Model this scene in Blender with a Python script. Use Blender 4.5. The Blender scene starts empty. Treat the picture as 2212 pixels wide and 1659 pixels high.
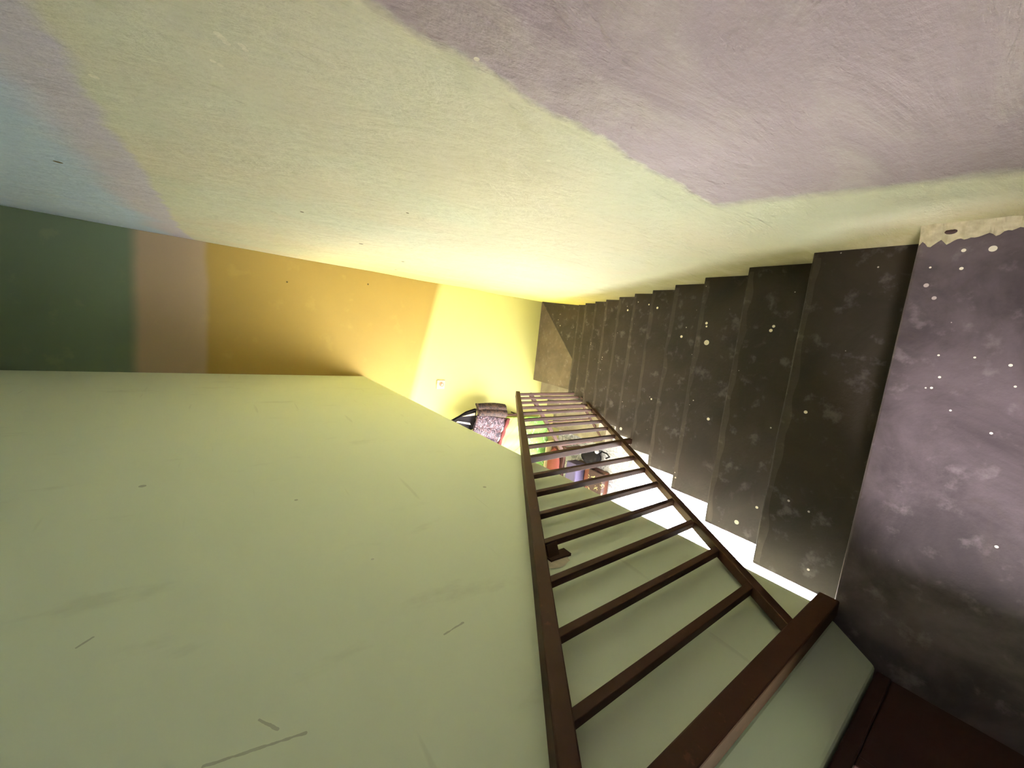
import bpy, bmesh, math, random
from mathutils import Vector, Matrix, noise
random.seed(7)
S = bpy.context.scene
C = S.collection

# ------------------------------------------------------------------ camera
cd = bpy.data.cameras.new('camera')
cam = bpy.data.objects.new('camera', cd)
C.objects.link(cam)
cam.matrix_world = Matrix(((0.103820, 0.986047, 0.130124, 0.05002),
                          (-0.591754, 0.166394, -0.788759, -0.24156),
                          (-0.799406, 0.004887, 0.600772, 1.59134),
                          (0, 0, 0, 1)))
cd.sensor_fit = 'HORIZONTAL'
cd.sensor_width = 36.0
cd.lens = 825.0 / 2212.0 * 36.0
cd.clip_start = 0.02
S.camera = cam

# ------------------------------------------------------------------ light and exposure
S.view_settings.view_transform = 'Standard'
S.view_settings.look = 'None'
S.view_settings.gamma = 1.0
S.view_settings.use_curve_mapping = False
S.view_settings.exposure = 0.62

w = bpy.data.worlds.new('world')
S.world = w
w.use_nodes = True
w.node_tree.nodes['Background'].inputs[0].default_value = (0.75, 0.85, 1.0, 1)
w.node_tree.nodes['Background'].inputs[1].default_value = 0.6


def area(name, loc, aim, sx, sy, power, col, spread=180):
    l = bpy.data.lights.new(name, 'AREA')
    l.shape = 'RECTANGLE'
    l.size, l.size_y = sx, sy
    l.energy = power
    l.color = col
    l.spread = math.radians(spread)
    o = bpy.data.objects.new(name, l)
    C.objects.link(o)
    o.location = loc
    d = (Vector(aim) - Vector(loc)).normalized()
    o.rotation_euler = d.to_track_quat('-Z', 'Y').to_euler()
    return o


# daylight through the ground-floor doorway on the left
area('daylight_street_door', (-4.35, 2.8, -1.5), (0.4, 0.3, -0.6), 2.3, 1.8, 60, (1.0, 0.98, 0.93))
# added lamp behind the made-up low opening beside the top landing
area('added_landing_lamp', (-2.3, -.55, 1.9), (-0.1, -0.25, 0.1), 0.4, 0.6, 165, (0.98, 0.91, 0.98))
# added cool fill lamp high behind the landing; no window there
area('high_cool_fill', (-.25, -2.45, 2.35), (.30, 1.3, 2.2),   .9, .7, 3, (0.84, 0.92, 1.0), 80)
sl = bpy.data.lights.new('sun', 'SUN')
sl.energy = 430.0
sl.angle = math.radians(9)
sl.color = (1.0, 0.97, 0.92)
sun = bpy.data.objects.new('sun', sl)
C.objects.link(sun)
sun.rotation_euler = Vector((1.0, -0.60, -0.92)).to_track_quat('-Z', 'Y').to_euler()


# ------------------------------------------------------------------ materials
def srgb(r, g, b):
    f = lambda c: (c / 255 / 12.92) if c / 255 <= 0.04045 else ((c / 255 + 0.055) / 1.055) ** 2.4
    return (f(r), f(g), f(b), 1.0)


class NT:
    """small node-building helper"""
    def __init__(s, name, rough=0.8, metal=0.0, spec=0.22):
        s.m = bpy.data.materials.new(name)
        s.m.use_nodes = True
        s.t = s.m.node_tree
        s.b = s.t.nodes['Principled BSDF']
        s.b.inputs['Roughness'].default_value = rough
        s.b.inputs['Metallic'].default_value = metal
        s.b.inputs['Specular IOR Level'].default_value = spec
        s.geo = s.t.nodes.new('ShaderNodeNewGeometry')
        s.pos = s.geo.outputs['Position']

    def n(s, typ, **kw):
        x = s.t.nodes.new(typ)
        for k, v in kw.items():
            setattr(x, k, v)
        return x

    def l(s, a, b):
        s.t.links.new(a, b)

    def val(s, sock, v):
        if hasattr(v, 'is_output'):
            s.l(v, sock)
        else:
            sock.default_value = v

    def math(s, op, a, b=0.0, c=None, clamp=False):
        x = s.n('ShaderNodeMath', operation=op, use_clamp=clamp)
        s.val(x.inputs[0], a)
        s.val(x.inputs[1], b)
        if c is not None:
            s.val(x.inputs[2], c)
        return x.outputs[0]

    def xyz(s):
        x = s.n('ShaderNodeSeparateXYZ')
        s.l(s.pos, x.inputs[0])
        return x.outputs

    def noise(s, scale, detail=4, rough=0.55, stretch=(1, 1, 1), dist=0.0):
        mp = s.n('ShaderNodeMapping')
        mp.inputs['Scale'].default_value = stretch
        s.l(s.pos, mp.inputs[0])
        x = s.n('ShaderNodeTexNoise')
        x.inputs['Scale'].default_value = scale
        x.inputs['Detail'].default_value = detail
        x.inputs['Roughness'].default_value = rough
        x.inputs['Distortion'].default_value = dist
        s.l(mp.outputs[0], x.inputs[0])
        return x.outputs[0]

    def step(s, v, lo, hi):
        x = s.n('ShaderNodeMapRange', interpolation_type='SMOOTHSTEP')
        s.val(x.inputs[0], v)
        x.inputs[1].default_value = lo
        x.inputs[2].default_value = hi
        return x.outputs[0]

    def mix(s, f, a, b, mode='MIX'):
        x = s.n('ShaderNodeMix', data_type='RGBA', blend_type=mode)
        s.val(x.inputs[0], f)
        s.val(x.inputs[6], a)
        s.val(x.inputs[7], b)
        return x.outputs[2]

    def voro(s, scale, stretch=(1, 1, 1), feature='F1', rnd=1.0):
        mp = s.n('ShaderNodeMapping')
        mp.inputs['Scale'].default_value = stretch
        s.l(s.pos, mp.inputs[0])
        x = s.n('ShaderNodeTexVoronoi', feature=feature)
        x.inputs['Scale'].default_value = scale
        x.inputs['Randomness'].default_value = rnd
        s.l(mp.outputs[0], x.inputs[0])
        return x

    def spot(s, p, r):
        """1 inside a round drop of radius r about the world point p"""
        x = s.n('ShaderNodeVectorMath', operation='DISTANCE')
        s.l(s.pos, x.inputs[0])
        x.inputs[1].default_value = p
        return s.math('LESS_THAN', x.outputs['Value'], r)

    def stroke(s, a, b, r):
        """1 within r of the straight segment a-b"""
        ab = Vector(b) - Vector(a)
        d = s.n('ShaderNodeVectorMath', operation='SUBTRACT')
        s.l(s.pos, d.inputs[0])
        d.inputs[1].default_value = a
        q = s.n('ShaderNodeVectorMath', operation='DOT_PRODUCT')
        s.l(d.outputs[0], q.inputs[0])
        q.inputs[1].default_value = ab / ab.length_squared
        u = s.math('ADD', q.outputs['Value'], 0.0, clamp=True)
        m = s.n('ShaderNodeVectorMath', operation='SCALE')
        m.inputs[0].default_value = ab
        s.l(u, m.inputs['Scale'])
        e = s.n('ShaderNodeVectorMath', operation='DISTANCE')
        s.l(d.outputs[0], e.inputs[0])
        s.l(m.outputs[0], e.inputs[1])
        rr = s.math('MULTIPLY', s.noise(60, 2), r * 2)
        return s.math('LESS_THAN', e.outputs['Value'], rr)

    def bump(s, h, strength, dist=0.01):
        x = s.n('ShaderNodeBump')
        x.inputs['Strength'].default_value = strength
        x.inputs['Distance'].default_value = dist
        s.l(h, x.inputs['Height'])
        s.l(x.outputs[0], s.b.inputs['Normal'])

    def out(s, col):
        s.val(s.b.inputs['Base Color'], col)
        return s.m


def plain(name, col, rough=0.7, metal=0.0, var=0.12, scale=30):
    t = NT(name, rough, metal, 0.12)
    f = t.noise(scale)
    dark = tuple(c * (1 - var) for c in col[:3]) + (1,)
    lite = tuple(min(1, c * (1 + var)) for c in col[:3]) + (1,)
    t.bump(f, 0.15, 0.004)
    return t.out(t.mix(f, dark, lite))


def m_wall_right():
    t = NT('hand_plastered_wall_paint', 0.62)
    x, y, z = t.xyz()
    warp = t.math('MULTIPLY', t.math('SUBTRACT', t.noise(2.2, 3), 0.5), 0.22)
    yy = t.math('ADD', y, warp)
    zz = t.math('ADD', z, warp)
    base = t.mix(t.step(t.noise(1.6, 3), .35, .65), srgb(222, 222, 196), srgb(226, 218, 190))
    # shade above the stairs, painted into the wall as a dark olive strip
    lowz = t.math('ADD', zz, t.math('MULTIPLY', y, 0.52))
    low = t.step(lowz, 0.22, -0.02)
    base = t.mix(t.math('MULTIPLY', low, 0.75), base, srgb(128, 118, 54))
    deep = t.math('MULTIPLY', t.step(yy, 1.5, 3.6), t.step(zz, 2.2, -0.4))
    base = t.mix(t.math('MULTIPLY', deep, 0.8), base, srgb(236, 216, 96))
    # lilac area at the head of the stairs; bluish light painted in high up
    w2 = t.math('MULTIPLY', t.math('SUBTRACT', t.noise(6, 4, .6), 0.5), 0.09)
    y2 = t.math('ADD', y, w2)
    z2 = t.math('ADD', z, w2)
    lil = t.math('MULTIPLY', t.step(y2, 0.375, 0.345), t.step(t.math('SUBTRACT', z2, t.math('MULTIPLY', y, .25)), 0.34, 0.42))
    base = t.mix(lil, base, srgb(136, 122, 126))
    blu = t.step(z2, 1.81, 1.845)
    base = t.mix(blu, base, srgb(214, 206, 214))
    base = t.mix(t.step(zz, 1.90, 2.06), base, srgb(200, 218, 236))
    tro = t.noise(7, 6, .6, (1, 1.0, 0.35), 0.6)
    base = t.mix(t.math('MULTIPLY', t.step(tro, .5, .75), .10), base, srgb(255, 250, 225))
    ho = t.math('MULTIPLY', t.step(t.noise(26, 3, .5, (1, 1, .5)), .70, .78), 0.25)
    base = t.mix(ho, base, srgb(150, 140, 110))
    for p, rr in (((.468, .603, 1.603), .006), ((.468, .609, 1.598), .007), ((.468, .618, 1.592), .006), ((.468, .606, 1.572), .006),
                  ((.468, .615, 1.567), .005), ((.468, .697, 1.611), .005), ((.468, .701, 1.601), .005), ((.468, .514, .977), .006),
                  ((.475, 1.68, .601), .009), ((.468, .345, 1.28), .005), ((.468, .953, 1.803), .008)):
        base = t.mix(t.math('MULTIPLY', t.spot(p, rr), .6), base, srgb(250, 244, 220))
    for p, rr in (((.482, 2.218, .949), .013), ((.487, 2.589, .554), .012), ((.496, 3.173, .397), .012), ((.468, 1.276, 1.029), .006),
                  ((.475, 1.729, 1.328), .008), ((.478, 1.885, 2.063), .012)):
        base = t.mix(t.spot(p, rr), base, srgb(92, 78, 36))
    hh = t.math('ADD', t.math('MULTIPLY', tro, 1.0), t.math('MULTIPLY', t.noise(38, 5, .6, (1, 1, .5)), .35))
    t.bump(hh, 1.0, 0.026)
    return t.out(base)


def m_wall_green():
    t = NT('pale_green_wall_paint', 0.6)
    x, y, z = t.xyz()
    f = t.noise(1.3, 3)
    base = t.mix(f, srgb(210, 222, 192), srgb(218, 227, 202))
    sm = t.step(t.noise(5.5, 5, .6, (1, 1, .45)), .60, .74)
    base = t.mix(t.math('MULTIPLY', sm, .16), base, srgb(130, 132, 96))
    sc = t.math('MULTIPLY', t.step(t.noise(3.0, 2, .4, (1, .6, 7)), .71, .76), .12)
    base = t.mix(sc, base, srgb(110, 112, 88))
    # chips and pencil-like scratches
    marks = [((-.707, 1.775, 1.854), .012), ((-.717, 1.443, 1.355), .007), ((-.722, 1.263, .549), .009), ((-.732, .929, 1.199), .005)]
    for a, b in (((-.733, .895, 1.850), (-.733, .915, 1.830)), ((-.745, .487, 1.618), (-.746, .459, 1.465)),
                 ((-.744, .529, 1.535), (-.745, .492, 1.507)), ((-.744, .542, 1.129), (-.743, .553, 1.068))):
        base = t.mix(t.math('MULTIPLY', t.stroke(a, b, .0028), .45), base, srgb(112, 112, 92))
    for p, rr in marks:
        base = t.mix(t.math('MULTIPLY', t.spot(p, rr), .45), base, srgb(96, 96, 78))
    t.bump(t.noise(9, 5, .5), 0.16, 0.01)
    return t.out(base)


def m_wall_far():
    t = NT('yellow_wall_paint', 0.6)
    x, y, z = t.xyz()
    warp = t.math('MULTIPLY', t.math('SUBTRACT', t.noise(1.6, 2), 0.5), 0.10)
    zz = t.math('ADD', z, warp)
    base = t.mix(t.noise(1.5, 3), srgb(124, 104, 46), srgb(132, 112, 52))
    lit = t.step(t.math('ADD', z, t.math('MULTIPLY', x, .185)), -.44, -.57)  # slab's shadow edge painted in: paler yellow below, darker above
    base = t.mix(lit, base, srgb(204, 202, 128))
    tan = t.step(zz, 1.70, 1.76)  # dimmer upper light painted in as tan, then grey-green bands
    base = t.mix(tan, base, srgb(134, 118, 90))
    grn = t.step(zz, 2.16, 2.26)
    base = t.mix(grn, base, srgb(84, 97, 72))
    sp = t.step(t.noise(5, 5, .6), .58, .72)
    base = t.mix(t.math('MULTIPLY', sp, .05), base, srgb(196, 186, 100))
    # small nail holes
    for p in ((.332, 4.375, 1.089), (.436, 4.375, .287)):
        base = t.mix(t.spot(p, .009), base, srgb(70, 60, 20))
    t.bump(t.noise(8, 5, .5), 0.15, 0.01)
    return t.out(base)


def m_concrete(name, ca, cb, MOT=.14):
    t = NT(name, 0.6)
    f = t.noise(3.5, 6, .62, dist=.5)
    base = t.mix(t.step(f, .3, .7), ca, cb)
    g = t.step(t.noise(14, 5, .6), .55, .72)
    base = t.mix(t.math('MULTIPLY', g, MOT), base, srgb(168, 156, 154))
    d = t.step(t.noise(9, 4, .6, dist=1.0), .60, .74)
    base = t.mix(t.math('MULTIPLY', d, .35), base, srgb(76, 66, 60))
    # dried paint drops, many small and a few large
    v = t.voro(9)
    d1 = t.math('LESS_THAN', v.outputs['Distance'], t.math('MULTIPLY', t.step(t.noise(6, 2), .52, .70), .075))
    base = t.mix(t.math('MULTIPLY', d1, .85), base, srgb(225, 214, 205))
    v = t.voro(21)
    d2 = t.math('LESS_THAN', v.outputs['Distance'], t.math('MULTIPLY', t.step(t.noise(5, 2), .50, .72), .12))
    base = t.mix(t.math('MULTIPLY', d2, .7), base, srgb(210, 196, 186))
    for p, r in SPOTS:
        base = t.mix(t.spot(p, r), base, srgb(236, 228, 205))
    hh = t.math('ADD', f, t.math('MULTIPLY', t.noise(40, 4), .4))
    t.bump(hh, 0.35, 0.01)
    return t.out(base)


def m_marble():
    t = NT('white_veined_marble', 0.3)
    n1 = t.noise(4.0, 8, .65, dist=1.6)
    ridge = t.math('ABSOLUTE', t.math('SUBTRACT', n1, 0.5))
    base = t.mix(t.step(ridge, .0, .05), srgb(150, 150, 165), srgb(228, 226, 232))
    br = t.n('ShaderNodeTexBrick')
    br.offset = 0
    br.inputs['Scale'].default_value = 1.0
    br.inputs['Brick Width'].default_value = .4
    br.inputs['Row Height'].default_value = .4
    br.inputs['Mortar Size'].default_value = .004
    t.l(t.pos, br.inputs['Vector'])
    base = t.mix(br.outputs['Fac'], base, srgb(165, 165, 172))
    return t.out(base)


def m_metal():
    t = NT('dark_brown_enamel', 0.6, 0.0, 0.08)
    f = t.noise(16, 5, .6)
    base = t.mix(f, srgb(42, 27, 20), srgb(58, 38, 28))
    rust = t.step(t.noise(34, 4, .6), .62, .74)
    base = t.mix(t.math('MULTIPLY', rust, .4), base, srgb(92, 56, 40))
    t.bump(t.noise(45, 3), .12, .003)
    return t.out(base)


def m_batik(name, a, b, c):
    t = NT(name, 0.75)
    v = t.voro(13, (1, 1, 1), 'DISTANCE_TO_EDGE')
    base = t.mix(t.step(v.outputs['Distance'], .09, .05), a, b)
    wv = t.noise(11, 3, .6, dist=2.5)
    rid = t.math('ABSOLUTE', t.math('SUBTRACT', wv, .5))
    base = t.mix(t.step(rid, .028, .012), base, c)
    v2 = t.voro(32)
    base = t.mix(t.math('LESS_THAN', v2.outputs['Distance'], .2), base, srgb(40, 28, 34))
    return t.out(base)


def m_leaf():
    t = NT('leaf_print_cloth', 0.8)
    x, y, z = t.xyz()
    base = t.mix(t.noise(6, 3), srgb(176, 206, 96), srgb(196, 220, 118))
    wv = t.n('ShaderNodeTexWave', wave_type='BANDS', bands_direction='DIAGONAL')
    wv.inputs['Scale'].default_value = 3.2
    wv.inputs['Distortion'].default_value = 5
    wv.inputs['Detail'].default_value = 2
    t.l(t.pos, wv.inputs[0])
    base = t.mix(t.math('MULTIPLY', t.step(wv.outputs[1], .80, .95), .75), base, srgb(96, 160, 66))
    band = t.step(t.math('ADD', z, t.math('MULTIPLY', t.noise(5, 2), .12)), -2.06, -2.14)
    g = t.mix(t.noise(14, 4, .6, (2, 1, 1)), srgb(64, 104, 46), srgb(120, 158, 78))
    g = t.mix(t.step(t.noise(9, 3, .5, (1, 1, 2.5), 1.5), .62, .68), g, srgb(235, 245, 225))
    return t.out(t.mix(band, base, g))


def m_floral():
    t = NT('brown_cloth_with_yellow_flowers', 0.8)
    v = t.voro(11)
    vv = t.voro(48)
    clus = t.math('LESS_THAN', v.outputs['Distance'], .42)
    dot = t.math('LESS_THAN', vv.outputs['Distance'], .42)
    base = t.mix(t.noise(20, 4), srgb(40, 28, 27), srgb(60, 44, 40))
    base = t.mix(t.math('MULTIPLY', clus, dot), base, srgb(245, 222, 140))
    return t.out(base)


# ------------------------------------------------------------------ mesh helpers
def smooth(ob, on=True):
    for f in ob.data.polygons:
        f.use_smooth = on


def make(name, bm, mat, parent=None, kind=None, sm=False):
    bmesh.ops.recalc_face_normals(bm, faces=bm.faces)
    me = bpy.data.meshes.new(name)
    bm.to_mesh(me)
    bm.free()
    o = bpy.data.objects.new(name, me)
    C.objects.link(o)
    me.materials.append(mat)
    if parent:
        o.parent = parent
        o.matrix_parent_inverse = parent.matrix_world.inverted()
    if kind:
        o['kind'] = kind
    if sm:
        smooth(o)
    return o


def thing(name, label, cat, loc, group=None):
    o = bpy.data.objects.new(name, None)
    o.empty_display_size = 0.1
    C.objects.link(o)
    o.location = loc
    bpy.context.view_layer.update()
    tag(o, label, cat, group)
    return o


def tag(o, label, cat, group=None):
    o['label'] = label
    o['category'] = cat
    if group:
        o['group'] = group
    return o


def hexa(bm, lo, hi):
    """lo, hi: lists of 4 points, bottom and top ring"""
    a = [bm.verts.new(p) for p in lo]
    b = [bm.verts.new(p) for p in hi]
    bm.faces.new(a)
    bm.faces.new(b)
    for i in range(4):
        bm.faces.new((a[i], a[(i + 1) % 4], b[(i + 1) % 4], b[i]))


def box(bm, x0, x1, y0, y1, z0, z1):
    hexa(bm, [(x0, y0, z0), (x1, y0, z0), (x1, y1, z0), (x0, y1, z0)],
         [(x0, y0, z1), (x1, y0, z1), (x1, y1, z1), (x0, y1, z1)])


def prism(bm, poly, z0, z1):
    a = [bm.verts.new((x, y, z0)) for x, y in poly]
    b = [bm.verts.new((x, y, z1)) for x, y in poly]
    bm.faces.new(a)
    bm.faces.new(b)
    n = len(poly)
    for i in range(n):
        bm.faces.new((a[i], a[(i + 1) % n], b[(i + 1) % n], b[i]))


def bar(bm, p, q, w, h, up=(0, 0, 1)):
    """rectangular bar from p to q: w sideways, h along up"""
    p, q = Vector(p), Vector(q)
    d = (q - p).normalized()
    s = d.cross(Vector(up)).normalized() * (w / 2)
    u = s.cross(d).normalized() * (h / 2)
    lo = [p - s - u, p + s - u, p + s + u, p - s + u]
    hexa(bm, lo, [v + (q - p) for v in lo])


def bevel(ob, wdt, seg=2):
    m = ob.modifiers.new('bevel', 'BEVEL')
    m.width = wdt
    m.segments = seg
    m.limit_method = 'ANGLE'
    return ob


def tube(bm, pts, rad, n=10, caps=True):
    pts = [Vector(p) for p in pts]
    rings = []
    for i, p in enumerate(pts):
        d = (pts[min(i + 1, len(pts) - 1)] - pts[max(i - 1, 0)]).normalized()
        a = d.cross(Vector((0.13, 0.2, 1)) if abs(d.z) < .9 else Vector((1, .1, 0))).normalized()
        b = d.cross(a)
        r = rad[i] if isinstance(rad, (list, tuple)) else rad
        rings.append([bm.verts.new(p + a * math.cos(k * 2 * math.pi / n) * r + b * math.sin(k * 2 * math.pi / n) * r) for k in range(n)])
    for i in range(len(rings) - 1):
        for k in range(n):
            bm.faces.new((rings[i][k], rings[i][(k + 1) % n], rings[i + 1][(k + 1) % n], rings[i + 1][k]))
    if caps:
        bm.faces.new(rings[0])
        bm.faces.new(rings[-1])


def ellipsoid(bm, c, r, nu=20, nv=12, rag=0.0, seed=0):
    m = Matrix.Translation(c) @ Matrix.Diagonal((r[0], r[1], r[2], 1))
    res = bmesh.ops.create_uvsphere(bm, u_segments=nu, v_segments=nv, radius=1, matrix=m)
    if rag:
        for v in res['verts']:
            v.co += (v.co - Vector(c)) * rag * noise.noise(v.co * 9 + Vector((seed, 0, 0)))


def sheet(name, pts, mat, parent=None, thick=0.008, fold=0.02, folds=4, nu=28, nv=28, normal=(0, 1, 0), sag=0.0):
    """cloth: pts = four corners (u0v0, u1v0, u1v1, u0v1), rippled along u and given thickness"""
    P = [Vector(p) for p in pts]
    N = Vector(normal)
    bm = bmesh.new()
    g = []
    for j in range(nv + 1):
        v = j / nv
        row = []
        for i in range(nu + 1):
            u = i / nu
            p = (P[0] * (1 - u) + P[1] * u) * (1 - v) + (P[3] * (1 - u) + P[2] * u) * v
            p = p + N * fold * math.sin(u * folds * 2 * math.pi + 1.3 * math.sin(v * 3)) * (0.35 + 0.65 * v)
            p.z -= sag * math.sin(math.pi * u) * v
            p += N * 0.01 * noise.noise(p * 6)
            row.append(bm.verts.new(p))
        g.append(row)
    for j in range(nv):
        for i in range(nu):
            bm.faces.new((g[j][i], g[j][i + 1], g[j + 1][i + 1], g[j + 1][i]))
    o = make(name, bm, mat, parent, sm=True)
    so = o.modifiers.new('solid', 'SOLIDIFY')
    so.thickness = thick
    return o


# ------------------------------------------------------------------ the place
H = 0.18                      # riser
GZ = -17 * H                  # ground floor level
CZ = 3.05                     # ceiling level
NY = [0.0, .304, .600, .897, 1.183, 1.465, 1.750, 2.045, 2.345, 2.645, 2.955, 3.235]
NXL = [-.727, -.795, -.792, -.765, -.746, -.728, -.705, -.690, -.676, -.662, -.650, -.630]
YF = 4.375                    # far wall


def XR(y):                    # the right wall leans out slightly towards the far corner
    if y < 1.2:
        return .468
    if y < 3.2:
        return .468 + (y - 1.2) / 2.0 * .028
    return .496 + (y - 3.2) / 1.175 * .088


def XG(y):                    # green wall
    return -.76 + .03 * y


def ZG(y):                    # its lower edge
    return -.045 + .074 * y


# dried drops of paint: world position, radius
SPOTS = [((0.397, -0.140, 0.00), 0.0075),
         ((0.398, -0.090, 0.00), 0.0045),
         ((0.350, -0.094, 0.00), 0.0040),
         ((0.357, -0.035, 0.00), 0.0025),
         ((0.102, -0.218, 0.00), 0.0035),
         ((-0.362, -0.274, 0.00), 0.0035),
         ((-0.076, -0.217, 0.00), 0.0030),
         ((-0.033, -0.139, 0.00), 0.0025),
         ((0.114, -0.092, 0.00), 0.0025),
         ((0.054, -0.104, 0.00), 0.0030),
         ((0.022, -0.094, 0.00), 0.0030),
         ((0.115, -0.157, 0.00), 0.0025),
         ((0.020, -0.083, 0.00), 0.0020),
         ((0.050, -0.234, 0.00), 0.0025),
         ((0.113, 0.828, -0.54), 0.0140),
         ((0.143, 1.082, -0.72), 0.0080),
         ((0.219, 0.846, -0.54), 0.0070),
         ((0.201, 0.843, -0.54), 0.0050),
         ((0.184, 0.461, -0.36), 0.0070),
         ((0.203, 0.453, -0.36), 0.0060),
         ((-0.302, 0.747, -0.54), 0.0080),
         ((-0.316, 1.339, -0.90), 0.0060),
         ((-0.725, 0.451, -0.36), 0.0100),
         ((-0.129, 0.227, -0.18), 0.0060),
         ((-0.646, 1.694, -1.08), 0.0120),
         ((0.361, 1.931, -1.26), 0.0080),
         ((0.342, 1.403, -0.90), 0.0080),
         ((0.388, 1.600, -1.08), 0.0060),
         ((0.474, 0.227, -0.18), 0.0050),
         ((-0.619, 0.381, -0.36), 0.0060)]
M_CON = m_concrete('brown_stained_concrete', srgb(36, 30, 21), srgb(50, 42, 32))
M_PALE = m_concrete('pale_brown_concrete', srgb(78, 68, 52), srgb(100, 88, 70))  # lighter brown for the lower winder
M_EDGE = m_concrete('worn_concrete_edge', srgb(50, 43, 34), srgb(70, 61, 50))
M_BEIGE = m_concrete('pale_beige_concrete', srgb(104, 95, 78), srgb(132, 121, 100))  # paler beige for the second flight
M_LAND = m_concrete('mauve_grey_screed', srgb(62, 54, 55), srgb(98, 87, 89), .22)
M_GREEN = m_wall_green()
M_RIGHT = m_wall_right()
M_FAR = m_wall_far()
M_MARB = m_marble()
M_METAL = m_metal()
M_WHITE = plain('white_ceiling_paint', srgb(206, 204, 192), .8)
M_DOORW = plain('dark_brown_door_paint', srgb(48, 30, 26), .5, var=.25, scale=12)
M_CRUMB = plain('crumbling_cream_plaster', srgb(176, 166, 132), .9, var=.45, scale=60)

# right wall: a plastered sheet with real thickness
bm = bmesh.new()
ys = [-2.6 + i * .1 for i in range(0, 71)]
zs = [GZ - .1 + i * .11 for i in range(0, 57)]
g = []
for y in ys:
    row = []
    for z in zs:
        amp = .004 + .010 * max(0, min(1, (y - 1.0) / 2)) * max(0, min(1, (.4 - z)))
        x = XR(min(y, YF + .1)) + amp * noise.noise(Vector((0, y * 1.6, z * 1.6)))
        row.append(bm.verts.new((x, y, z)))
    g.append(row)
for i in range(len(ys) - 1):
    for j in range(len(zs) - 1):
        bm.faces.new((g[i][j], g[i][j + 1], g[i + 1][j + 1], g[i + 1][j]))
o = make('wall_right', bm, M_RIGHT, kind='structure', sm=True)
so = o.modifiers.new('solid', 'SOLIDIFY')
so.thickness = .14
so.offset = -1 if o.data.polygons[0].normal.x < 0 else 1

# far wall, from ground floor to ceiling, also behind the room on the left
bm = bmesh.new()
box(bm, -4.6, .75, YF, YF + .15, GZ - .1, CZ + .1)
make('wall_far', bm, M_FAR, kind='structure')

# green wall above the open side of the stairs
bm = bmesh.new()
n = 30
lo, hi, lo2, hi2 = [], [], [], []
for i in range(n + 1):
    y = YF * i / n
    e = .006 * noise.noise(Vector((y * 5, 3, 0)))
    lo.append(bm.verts.new((XG(y), y, ZG(y) + e)))
    hi.append(bm.verts.new((XG(y), y, CZ)))
    lo2.append(bm.verts.new((XG(y) - .13, y, ZG(y) + e)))
    hi2.append(bm.verts.new((XG(y) - .13, y, CZ)))
for i in range(n):
    bm.faces.new((lo[i], lo[i + 1], hi[i + 1], hi[i]))
    bm.faces.new((lo2[i], hi2[i], hi2[i + 1], lo2[i + 1]))
    bm.faces.new((lo[i], lo2[i], lo2[i + 1], lo[i + 1]))
    bm.faces.new((hi[i], hi[i + 1], hi2[i + 1], hi2[i]))
bm.faces.new((lo[0], hi[0], hi2[0], lo2[0]))
bm.faces.new((lo[n], lo2[n], hi2[n], hi[n]))
make('wall_left', bm, M_GREEN, kind='structure')
# its return beside the landing
bm = bmesh.new()
hexa(bm, [(-.762, .0, -.06), (-.840, -.122, -.06), (-.93, -.122, -.06), (-.88, .03, -.06)],
     [(-.762, .0, CZ), (-.840, -.122, CZ), (-.93, -.122, CZ), (-.88, .03, CZ)])
bevel(make('wall_return', bm, M_GREEN, kind='structure'), .012, 3)

# upper floor slab over the ground-floor room (seen edge-on under the green wall)
bm = bmesh.new()
hexa(bm, [(-4.6, -.1, ZG(0)), (XG(0) - .12, -.1, ZG(0)), (XG(YF) - .12, YF, ZG(YF)), (-4.6, YF, ZG(YF))],
     [(-4.6, -.1, ZG(0) + .12), (XG(0) - .12, -.1, ZG(0) + .12), (XG(YF) - .12, YF, ZG(YF) + .12), (-4.6, YF, ZG(YF) + .12)])
make('ceiling_ground_room', bm, M_WHITE, kind='structure')

# landing slab
bm = bmesh.new()
nx, ny = 26, 40
g = []
pts = []
X0, X1, Y0, Y1 = -3.2, .47, -2.6, 0.0
prism(bm, [(-3.2, -2.6), (.50, -2.6), (.50, 0), (-.727, 0.002), (-.80, .015), (-.80, -.02), (-3.2, -.02)], -.16, 0)
bevel(make('floor_landing', bm, M_LAND, kind='structure'), .006, 2)
# crumbling plaster skirt where the wall meets the landing
bm = bmesh.new()
a, b, c = [], [], []
N = 70
for i in range(N + 1):
    y = -.0015 - i * .42 / N
    u = -y / .42
    wd = .040 * max(0, 1 - u * 1.5) + .010 + .020 * noise.noise(Vector((y * 60, 0, 0))) * (1.2 - u)
    hh = .022 + .012 * noise.noise(Vector((y * 48, 5, 0)))
    a.append(bm.verts.new((.476, y, hh + .016)))
    b.append(bm.verts.new((.466 - wd * .45, y, hh * .55)))
    c.append(bm.verts.new((.466 - max(wd, .004), y, .0006)))
for i in range(N):
    bm.faces.new((a[i], b[i], b[i + 1], a[i + 1]))
    bm.faces.new((b[i], c[i], c[i + 1], b[i + 1]))
make('baseboard_right', bm, M_CRUMB, kind='structure')
# ground floor
bm = bmesh.new()
box(bm, -5.5, .75, -2.6, YF + .1, GZ - .12, GZ)
make('floor', bm, M_MARB, kind='structure')
# ceiling over everything
bm = bmesh.new()
box(bm, -4.7, .75, -2.7, YF + .15, CZ, CZ + .1)
make('ceiling', bm, M_WHITE, kind='structure')
# wall behind the landing
bm = bmesh.new()
box(bm, -3.3, .7, -2.7, -2.58, GZ - .1, CZ + .05)
make('wall_back', bm, M_GREEN, kind='structure')
# wall of the upper room beyond the landing opening
bm = bmesh.new()
box(bm, -4.6, -.88, .0, .10, .06, CZ)
make('wall_upper_room', bm, M_GREEN, kind='structure')
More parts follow.
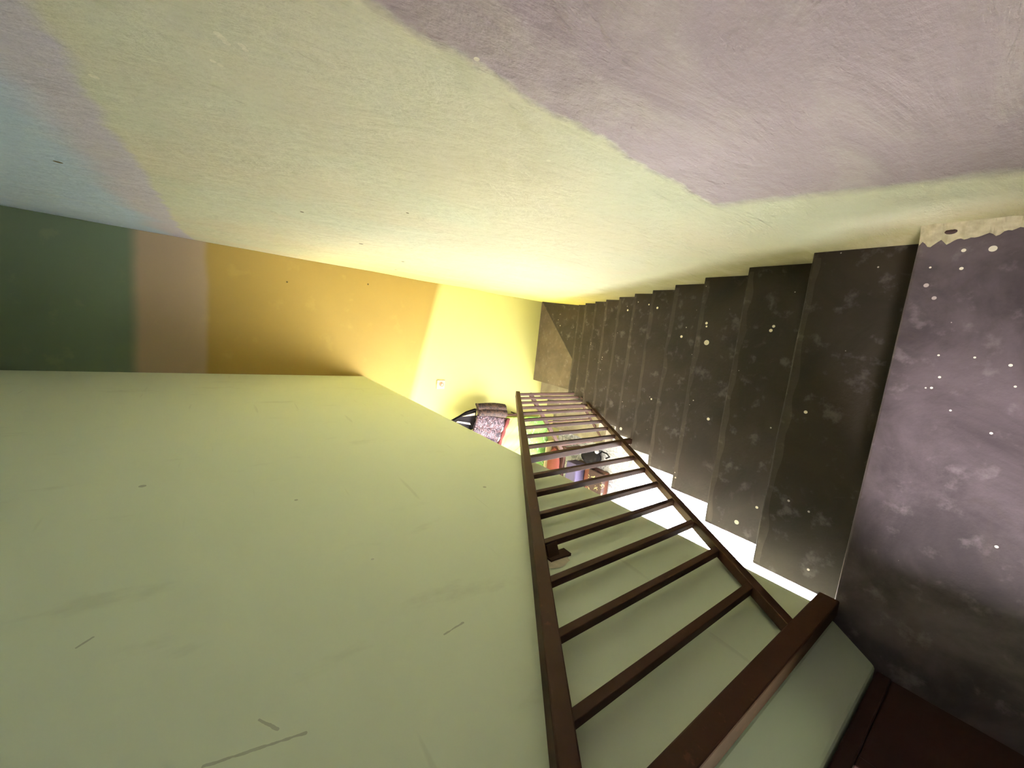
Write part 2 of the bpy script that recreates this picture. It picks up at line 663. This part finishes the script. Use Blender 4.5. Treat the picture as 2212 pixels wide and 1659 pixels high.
# left wall of the ground-floor room with the street doorway (y 1.6..4.0)
bm = bmesh.new()
box(bm, -4.15, -4.0, -2.6, 1.6, GZ - .1, .2)
box(bm, -4.15, -4.0, 4.0, YF, GZ - .1, .5)
box(bm, -4.15, -4.0, 1.6, 4.0, -.5, .4)
make('wall_ground_left', bm, M_WHITE, kind='structure')
bm = bmesh.new()
box(bm, -4.2, .5, -1.3, -1.2, GZ - .1, -.1)
make('wall_ground_back', bm, M_WHITE, kind='structure')
# left wall of the landing with an added low opening to shape the light (y -1.25..-.2, z .43..92)
bm = bmesh.new()
box(bm, -.96, -.86, -2.6, -1.30, 0, CZ)
box(bm, -.96, -.86, -1.30, -.125, .98, CZ)
box(bm, -.96, -.86, -1.30, -.165, 0, .40)
make('wall_landing_left', bm, M_GREEN, kind='structure')
# dark brown casing: real near jamb; far jamb, head, sill, apron added for the light
dr = bpy.data.objects.new('added_window', None)
C.objects.link(dr)
dr.location = (-.9, -.7, 0)
dr['kind'] = 'structure'
bpy.context.view_layer.update()
for nm, dims in (('jamb', (-.93, -.846, -.160, -.126, 0, 1.0)), ('jamb', (-.93, -.845, -1.31, -1.25, 0, 1.0)),  # near jamb is real, far jamb is added
                 ('added_head', (-.93, -.847, -1.25, -.160, .92, 1.0)), ('added_apron', (-.858, -.850, -1.25, -.160, 0, .39)),
                 ('sill', (-.97, -.846, -1.25, -.160, .39, .43))):
    bm = bmesh.new()
    box(bm, *dims)
    bevel(make(nm, bm, M_DOORW, dr), .004)

# ------------------------------------------------------------------ staircase
st = thing('staircase', 'dark brown concrete staircase going down beside the hand-plastered wall and turning at the far wall', 'stairs', (-.1, 0, 0))
WA = .26                      # waist depth under each step


def wob(bm, s=.003):
    for v in bm.verts:
        v.co += Vector((0, s * noise.noise(v.co * 7), s * .6 * noise.noise(v.co * 5 + Vector((9, 0, 0)))))


for k in range(1, 12):
    y0, y1 = NY[k - 1], NY[k]
    z = -H * k
    bm = bmesh.new()
    xr = XR(y1) + .01
    xa, xb = NXL[k], NXL[k]
    nseg = 14
    rings = []
    for i in range(nseg + 1):
        u = i / nseg
        x = xa * (1 - u) + xr * u
        e = .004 * noise.noise(Vector((x * 6, k * 3.1, 0)))
        e2 = .004 * noise.noise(Vector((x * 4, k * 5.7, 2)))
        prof = [(y0 - .02, z), (y1 + e, z + e2 * .5), (y1 + e - .004, z - H - .005), (y0 - .02 + .0, z - WA)]
        rings.append([bm.verts.new((x, a_, b_)) for a_, b_ in prof])
    for i in range(nseg):
        for q in range(4):
            bm.faces.new((rings[i][q], rings[i][(q + 1) % 4], rings[i + 1][(q + 1) % 4], rings[i + 1][q]))
    bm.faces.new(rings[0])
    bm.faces.new(rings[-1])
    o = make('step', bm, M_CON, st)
    bevel(o, .007, 2)
    # the rubbed, paler strip along the front edge
    bm = bmesh.new()
    ra, rb = [], []
    for i in range(41):
        x = (xa + .015) * (1 - i / 40) + (xr - .03) * i / 40
        wdt = .022 + .016 * noise.noise(Vector((x * 9, k * 2.3, 1)))
        e = .004 * noise.noise(Vector((x * 6, k * 3.1, 0)))
        e2 = .002 * noise.noise(Vector((x * 4, k * 5.7, 2)))
        ra.append(bm.verts.new((x, y1 + e - .007, z + e2 + .0012)))
        rb.append(bm.verts.new((x, y1 + e - .007 - wdt, z + e2 + .0006)))
    for i in range(40):
        bm.faces.new((ra[i], ra[i + 1], rb[i + 1], rb[i]))
    make('worn_edge', bm, M_EDGE, o)
# winders: two triangles split by the diagonal from the far right corner to the newel
nw = (-.605, 3.20)
cr = (.597, YF + .01)
bm = bmesh.new()
prism(bm, [(-.628, 3.215), (XR(3.23) + .01, 3.215), (XR(4.17) + .01, 4.175), (-.365, 3.255), (-.60, 3.245)], -2.16 - .2, -2.16)
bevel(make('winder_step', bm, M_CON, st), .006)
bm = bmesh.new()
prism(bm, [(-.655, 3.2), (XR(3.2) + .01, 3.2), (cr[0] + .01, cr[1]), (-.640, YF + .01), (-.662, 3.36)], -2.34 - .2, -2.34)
bevel(make('winder_step', bm, M_PALE, st), .006)
for j in range(3):
    z = -2.52 - .18 * j
    x1 = -.64 - .27 * j
    bm = bmesh.new()
    prism(bm, [(x1 - .27, 3.24), (x1 + .02, 3.24), (x1 + .02, YF + .01), (x1 - .27, YF + .01)], z - .22 if j < 2 else GZ, z)
    bevel(make('step', bm, M_BEIGE, st), .006)

# ------------------------------------------------------------------ main railing
RX = lambda y: -.72 + .035 * y
TZ = lambda y: 1.19 - .7215 * y      # handrail centre
BZ = lambda y: .292 - .745 * y       # bottom rail centre
rl = thing('stair_railing', 'dark brown welded iron railing running down the open left side of the staircase', 'railing', (-.72, 0.03, 0))
YE = 3.065
bm = bmesh.new()
bar(bm, (RX(0.0), 0.0, TZ(0.0)), (RX(YE + .02), YE + .02, TZ(YE + .02)), .066, .045)
bevel(make('handrail', bm, M_METAL, rl), .004)
bm = bmesh.new()
bar(bm, (RX(.02), .02, BZ(.02)), (RX(YE), YE, BZ(YE)), .038, .036)
bevel(make('bottom_rail', bm, M_METAL, rl), .003)
bm = bmesh.new()
bar(bm, (RX(.015), .015, 0.0), (RX(.015), .015, TZ(.0) - .01), .055, .055, (0, 1, 0))
bevel(make('post', bm, M_METAL, rl), .004)
bm = bmesh.new()
bar(bm, (RX(1.47), 1.475, -1.08), (RX(1.40), 1.40, TZ(1.40) - .01), .038, .038, (0, 1, 0))
bevel(make('post', bm, M_METAL, rl), .003)
bm = bmesh.new()
bar(bm, (RX(YE), YE, -1.98), (RX(YE), YE, TZ(YE) - .008), .028, .028, (0, 1, 0))
bevel(make('post', bm, M_METAL, rl), .003)
BY = [.186 + .1685 * i for i in range(7)] + [1.40 + .185 * i for i in range(1, 9)]
for i, y in enumerate(BY):
    bm = bmesh.new()
    bar(bm, (RX(y), y, BZ(y)), (RX(y), y, TZ(y) - .008), .025, .025, (0, 1, 0))
    bevel(make('baluster', bm, M_METAL, rl), .002)
# bracket tying the fourth baluster to the green wall, set in a broken plaster hole
yb = BY[3]
bm = bmesh.new()
bar(bm, (RX(yb), yb, TZ(yb) - .055), (RX(yb) - .045, yb - .02, TZ(yb) - .06), .035, .05)
bar(bm, (RX(yb) - .040, yb - .03, TZ(yb) - .03), (RX(yb) - .040, yb - .03, TZ(yb) - .13), .010, .04, (0, 1, 0))
make('wall_bracket', bm, M_METAL, rl)


# ------------------------------------------------------------------ lower railing beside the second flight
r2 = thing('stair_railing', 'short brown iron railing of the lower flight, seen through the bars of the long railing', 'railing', (-.7, 3.3, -2.5))
hz = lambda x: -1.415 + .842 * (x + .668)
bz = lambda x: -2.406 + .96 * (x + .864)
Y2 = 3.3
M_METAL2 = M_METAL
bm = bmesh.new()
bar(bm, (-.655, Y2, hz(-.655)), (-1.50, Y2, hz(-1.50)), .04, .045)
bevel(make('handrail', bm, M_METAL2, r2), .003)
bm = bmesh.new()
bar(bm, (-.80, Y2, bz(-.80)), (-1.47, Y2, bz(-1.47)), .025, .025)
bevel(make('bottom_rail', bm, M_METAL2, r2), .003)
for x in (-.85, -1.03, -1.20, -1.37):
    bm = bmesh.new()
    bar(bm, (x, Y2, bz(x)), (x, Y2, hz(x)), .018, .018, (0, 1, 0))
    make('baluster', bm, M_METAL2, r2)
bm = bmesh.new()
bar(bm, (-1.48, Y2, GZ), (-1.48, Y2, hz(-1.48)), .035, .035, (0, 1, 0))
make('post', bm, M_METAL2, r2)

# ------------------------------------------------------------------ wall socket
M_SW = plain('cream_plastic', srgb(190, 168, 144), .4)
M_SWD = plain('tan_plastic', srgb(138, 108, 84), .4)
sw = thing('light_switch', 'small square cream light switch on the yellow far wall', 'switch', (-.723, YF, -.725))
bm = bmesh.new()
box(bm, -.783, -.664, YF - .014, YF, -.785, -.665)
bevel(make('switch_plate', bm, M_SW, sw), .006)
bm = bmesh.new()
tube(bm, [(-.722, YF - .013, -.732), (-.722, YF - .024, -.732)], .030, 20)
make('switch_ring', bm, M_SWD, sw)
bm = bmesh.new()
tube(bm, [(-.722, YF - .02, -.732), (-.722, YF - .032, -.732)], .014, 16)
make('switch_button', bm, M_SW, sw)

# ------------------------------------------------------------------ broken plaster round the bracket
bx, by_, bz_ = XG(.66), .645, .640
bm = bmesh.new()
ring = []
cen = bm.verts.new((bx + .004, by_, bz_))
for i in range(26):
    a = i / 26 * 2 * math.pi
    r = 1 + .25 * noise.noise(Vector((math.cos(a) * 2, math.sin(a) * 2, 4)))
    ring.append(bm.verts.new((bx + .001, by_ + .040 * r * math.cos(a), bz_ + .062 * r * math.sin(a))))
for i in range(26):
    bm.faces.new((cen, ring[i], ring[(i + 1) % 26]))
M_MORT = plain('grey_mortar', srgb(196, 186, 160), .9, var=.3, scale=60)
make('trim_1', bm, M_MORT, kind='structure')

# ------------------------------------------------------------------ things against the far wall
M_BAT = m_batik('batik_cloth', srgb(30, 22, 30), srgb(66, 44, 44), srgb(136, 118, 126))
M_BAT2 = m_batik('brown_batik_cloth', srgb(24, 14, 11), srgb(52, 36, 28), srgb(72, 56, 44))
M_HEM = plain('red_brown_cloth', srgb(78, 36, 34), .8)
M_HEMW = plain('white_cloth', srgb(240, 236, 238), .8)
M_BLACK = plain('black_fabric', srgb(15, 12, 14), .8)
M_POLE = plain('dark_varnished_wood', srgb(60, 40, 34), .45)
M_LEAFP = plain('green_leaf', srgb(70, 140, 66), .5)

# wall hanger: vertical batten on two arms with hooks
cs = thing('wall_hanger', 'thin dark vertical hanger pole fixed to the yellow far wall behind the batik cloths', 'wall hanger', (-1.155, YF, -1.5))
bm = bmesh.new()
tube(bm, [(-1.155, 4.222, -2.05), (-1.155, 4.222, -1.05)], .016, 12)
make('pole', bm, M_POLE, cs, sm=True)
for z in (-1.97, -1.12):
    bm = bmesh.new()
    tube(bm, [(-1.155, 4.225, z), (-1.155, YF, z)], .010, 8)
    make('arm', bm, M_POLE, cs, sm=True)
for sx in (-1, 1):
    bm = bmesh.new()
    tube(bm, [(-1.155, 4.222, -1.20), (-1.155 + sx * .07, 4.215, -1.19), (-1.155 + sx * .10, 4.212, -1.15)], .007, 8)
    make('hook', bm, M_POLE, cs, sm=True)

# batik cloth: main panel with hem and white edging
bt = thing('batik_cloth', 'purple-brown batik cloth with white squiggles and red-brown hem, hanging by the far wall', 'cloth', (-1.3, 4.14, -1.4))
sheet('panel', [(-1.095, 4.11, -1.185), (-1.70, 4.11, -1.02), (-1.90, 4.11, -1.45), (-1.175, 4.11, -1.690)], M_BAT, bt, .03, .012, 5)
sheet('hem', [(-1.165, 4.093, -1.672), (-1.91, 4.093, -1.44), (-1.93, 4.093, -1.49), (-1.172, 4.093, -1.728)], M_HEM, bt, .03, .010, 5, 28, 3)
sheet('white_edging', [(-1.24, 4.090, -1.628), (-1.90, 4.090, -1.42), (-1.905, 4.090, -1.442), (-1.25, 4.090, -1.652)], M_HEMW, bt, .012, .012, 5, 28, 3)
b2 = thing('batik_cloth', 'bundled dark brown batik cloth beside the purple-brown one, nearer the corner of the walls', 'cloth', (-1.03, 4.15, -1.4))
sheet('panel', [(-.948, 4.16, -1.165), (-1.09, 4.10, -1.18), (-1.12, 4.10, -1.655), (-.990, 4.16, -1.650)], M_BAT2, b2, .05, .02, 2)
# black bags poking up
bg = thing('shoulder_bag', 'black pointed shoulder bag with white flash hanging above the batik cloths', 'bag', (-1.17, 4.15, -1.0))
bm = bmesh.new()
prof = [(-1.02, -1.19), (-1.06, -1.04), (-1.12, -.93), (-1.18, -.80), (-1.26, -.95), (-1.34, -1.10), (-1.30, -1.20)]
a = [bm.verts.new((x, 4.145, z)) for x, z in prof]
b = [bm.verts.new((x, 4.195, z)) for x, z in prof]
bm.faces.new(a)
bm.faces.new(b)
for i in range(len(prof)):
    j = (i + 1) % len(prof)
    bm.faces.new((a[i], a[j], b[j], b[i]))
bevel(make('body', bm, M_BLACK, bg), .02, 3)
bm = bmesh.new()
hexa(bm, [(-1.215, 4.131, -1.09), (-1.245, 4.131, -1.11), (-1.195, 4.131, -.88), (-1.18, 4.131, -.90)],
     [(-1.215, 4.143, -1.09), (-1.245, 4.143, -1.11), (-1.195, 4.143, -.88), (-1.18, 4.143, -.90)])
make('white_patch', bm, M_HEMW, bg)
bm = bmesh.new()
hexa(bm, [(-1.075, 4.131, -1.16), (-1.115, 4.131, -1.16), (-1.12, 4.131, -.96), (-1.115, 4.131, -.97)],
     [(-1.075, 4.143, -1.16), (-1.115, 4.143, -1.16), (-1.12, 4.143, -.96), (-1.115, 4.143, -.97)])
make('grey_flap', bm, plain('grey_fabric', srgb(170, 160, 140), .8), bg)

# leaf-print cloth over a low clothes rack
lf = thing('leaf_print_cloth', 'lime green leaf-print cloth with darker green border hanging low by the far wall', 'cloth', (-1.5, 4.2, -2.2))
sheet('panel', [(-1.185, 4.20, -1.735), (-2.05, 4.20, -1.40), (-2.15, 4.20, -2.72), (-1.215, 4.20, -2.56)], m_leaf(), lf, .008, .018, 4)
rk = thing('hanging_rail', 'thin dark sloping rail on the far wall carrying the lime green leaf-print cloth', 'rail', (-1.6, YF, -1.55))
bm = bmesh.new()
tube(bm, [(-1.175, 4.235, -1.720), (-2.10, 4.235, -1.37)], .010, 8)
make('rod', bm, M_POLE, rk, sm=True)
for x, z in ((-1.20, -1.712), (-2.05, -1.39)):
    bm = bmesh.new()
    tube(bm, [(x, 4.235, z), (x, YF, z)], .009, 8)
    make('arm', bm, M_POLE, rk, sm=True)

# ------------------------------------------------------------------ low furniture at the foot of the stairs
M_BROWN = plain('brown_leather', srgb(74, 42, 30), .45)
M_RED = plain('terracotta_cushion_cloth', srgb(88, 44, 36), .75)
M_LIL = plain('lilac_cloth', srgb(74, 68, 92), .85)
M_OLIVE = plain('cream_board', srgb(168, 158, 112), .7)
bn = thing('bench', 'low dark wooden bench behind the stair railing on the ground floor', 'bench', (-1.95, 4.15, GZ))
bm = bmesh.new()
box(bm, -2.35, -1.62, 3.82, 4.12, GZ + .34, GZ + .39)
bevel(make('seat', bm, M_POLE, bn), .01)
for x in (-2.30, -1.67):
    for y in (3.86, 4.08):
        bm = bmesh.new()
        box(bm, x - .025, x + .025, y - .025, y + .025, GZ, GZ + .34)
        make('leg', bm, M_POLE, bn)
bm = bmesh.new()
box(bm, -2.35, -1.60, 4.122, 4.145, GZ + .34, GZ + .50)
bevel(make('backrest', bm, M_OLIVE, bn), .008)
bm = bmesh.new()
ellipsoid(bm, (-1.97, 3.97, GZ + .452), (.31, .13, .06))
tag(make('cushion', bm, M_RED, sm=True), 'terracotta red cushion lying on the low dark bench', 'cushion')
# lilac covered stool
ls = thing('stool', 'box stool under a lilac cloth, seen past the edge of the green wall', 'stool', (-2.10, 3.80, GZ))
bm = bmesh.new()
box(bm, -2.34, -1.86, 3.60, 3.80, GZ, GZ + .30)
bevel(make('body', bm, M_POLE, ls), .01)
bm = bmesh.new()
box(bm, -2.36, -1.84, 3.59, 3.81, GZ + .12, GZ + .325)
bevel(make('cloth_cover', bm, M_LIL, ls), .02, 3)
# brown chest with flowered cloth
ch = thing('ottoman', 'brown leather ottoman with a dark cloth of yellow flowers over its front', 'ottoman', (-2.0, 3.36, GZ))
bm = bmesh.new()
box(bm, -2.22, -1.87, 3.20, 3.57, GZ, GZ + .16)
bevel(make('body', bm, M_BROWN, ch), .02, 3)
bm = bmesh.new()
box(bm, -2.24, -1.87, 3.19, 3.47, GZ + .10, GZ + .175)
bevel(make('flowered_cloth', bm, m_floral(), ch), .012, 3)
# black handbag with white pompom
hb = thing('handbag', 'black handbag with a white pompom and loop handles beside the brown ottoman', 'bag', (-1.7, 3.5, GZ))
bm = bmesh.new()
ellipsoid(bm, (-1.70, 3.52, GZ + .104), (.14, .19, .105), rag=.10)
make('body', bm, M_BLACK, hb, sm=True)
bm = bmesh.new()
ellipsoid(bm, (-1.575, 3.38, GZ + .16), (.035, .035, .035), rag=.3, seed=3)
make('pompom', bm, M_HEMW, hb, sm=True)
bm = bmesh.new()
tube(bm, [(-1.60, 3.36, GZ + .10), (-1.55, 3.30, GZ + .14), (-1.56, 3.22, GZ + .12), (-1.62, 3.22, GZ + .05), (-1.66, 3.28, GZ + .05)], .012, 8)
make('handle', bm, M_BLACK, hb, sm=True)

# two crumbs of fallen plaster in the corner of the landing
M_CH = plain('dark_mortar_crumb', srgb(74, 58, 56), .9, var=.4, scale=90)
for nm, lab, c_, r_ in (('plaster_crumb', 'dark crumb of fallen mortar at the foot of the wall near the landing edge', (.448, -.060, .013), (.008, .014, .007)),
                        ('plaster_crumb', 'smallest dark crumb at the foot of the wall, farther from the landing edge', (.456, -.100, .007), (.006, .008, .006))):
    bm = bmesh.new()
    ellipsoid(bm, c_, r_, 14, 10, rag=.6, seed=c_[1] * 50)
    tag(make(nm, bm, M_CH), lab, 'plaster crumb')
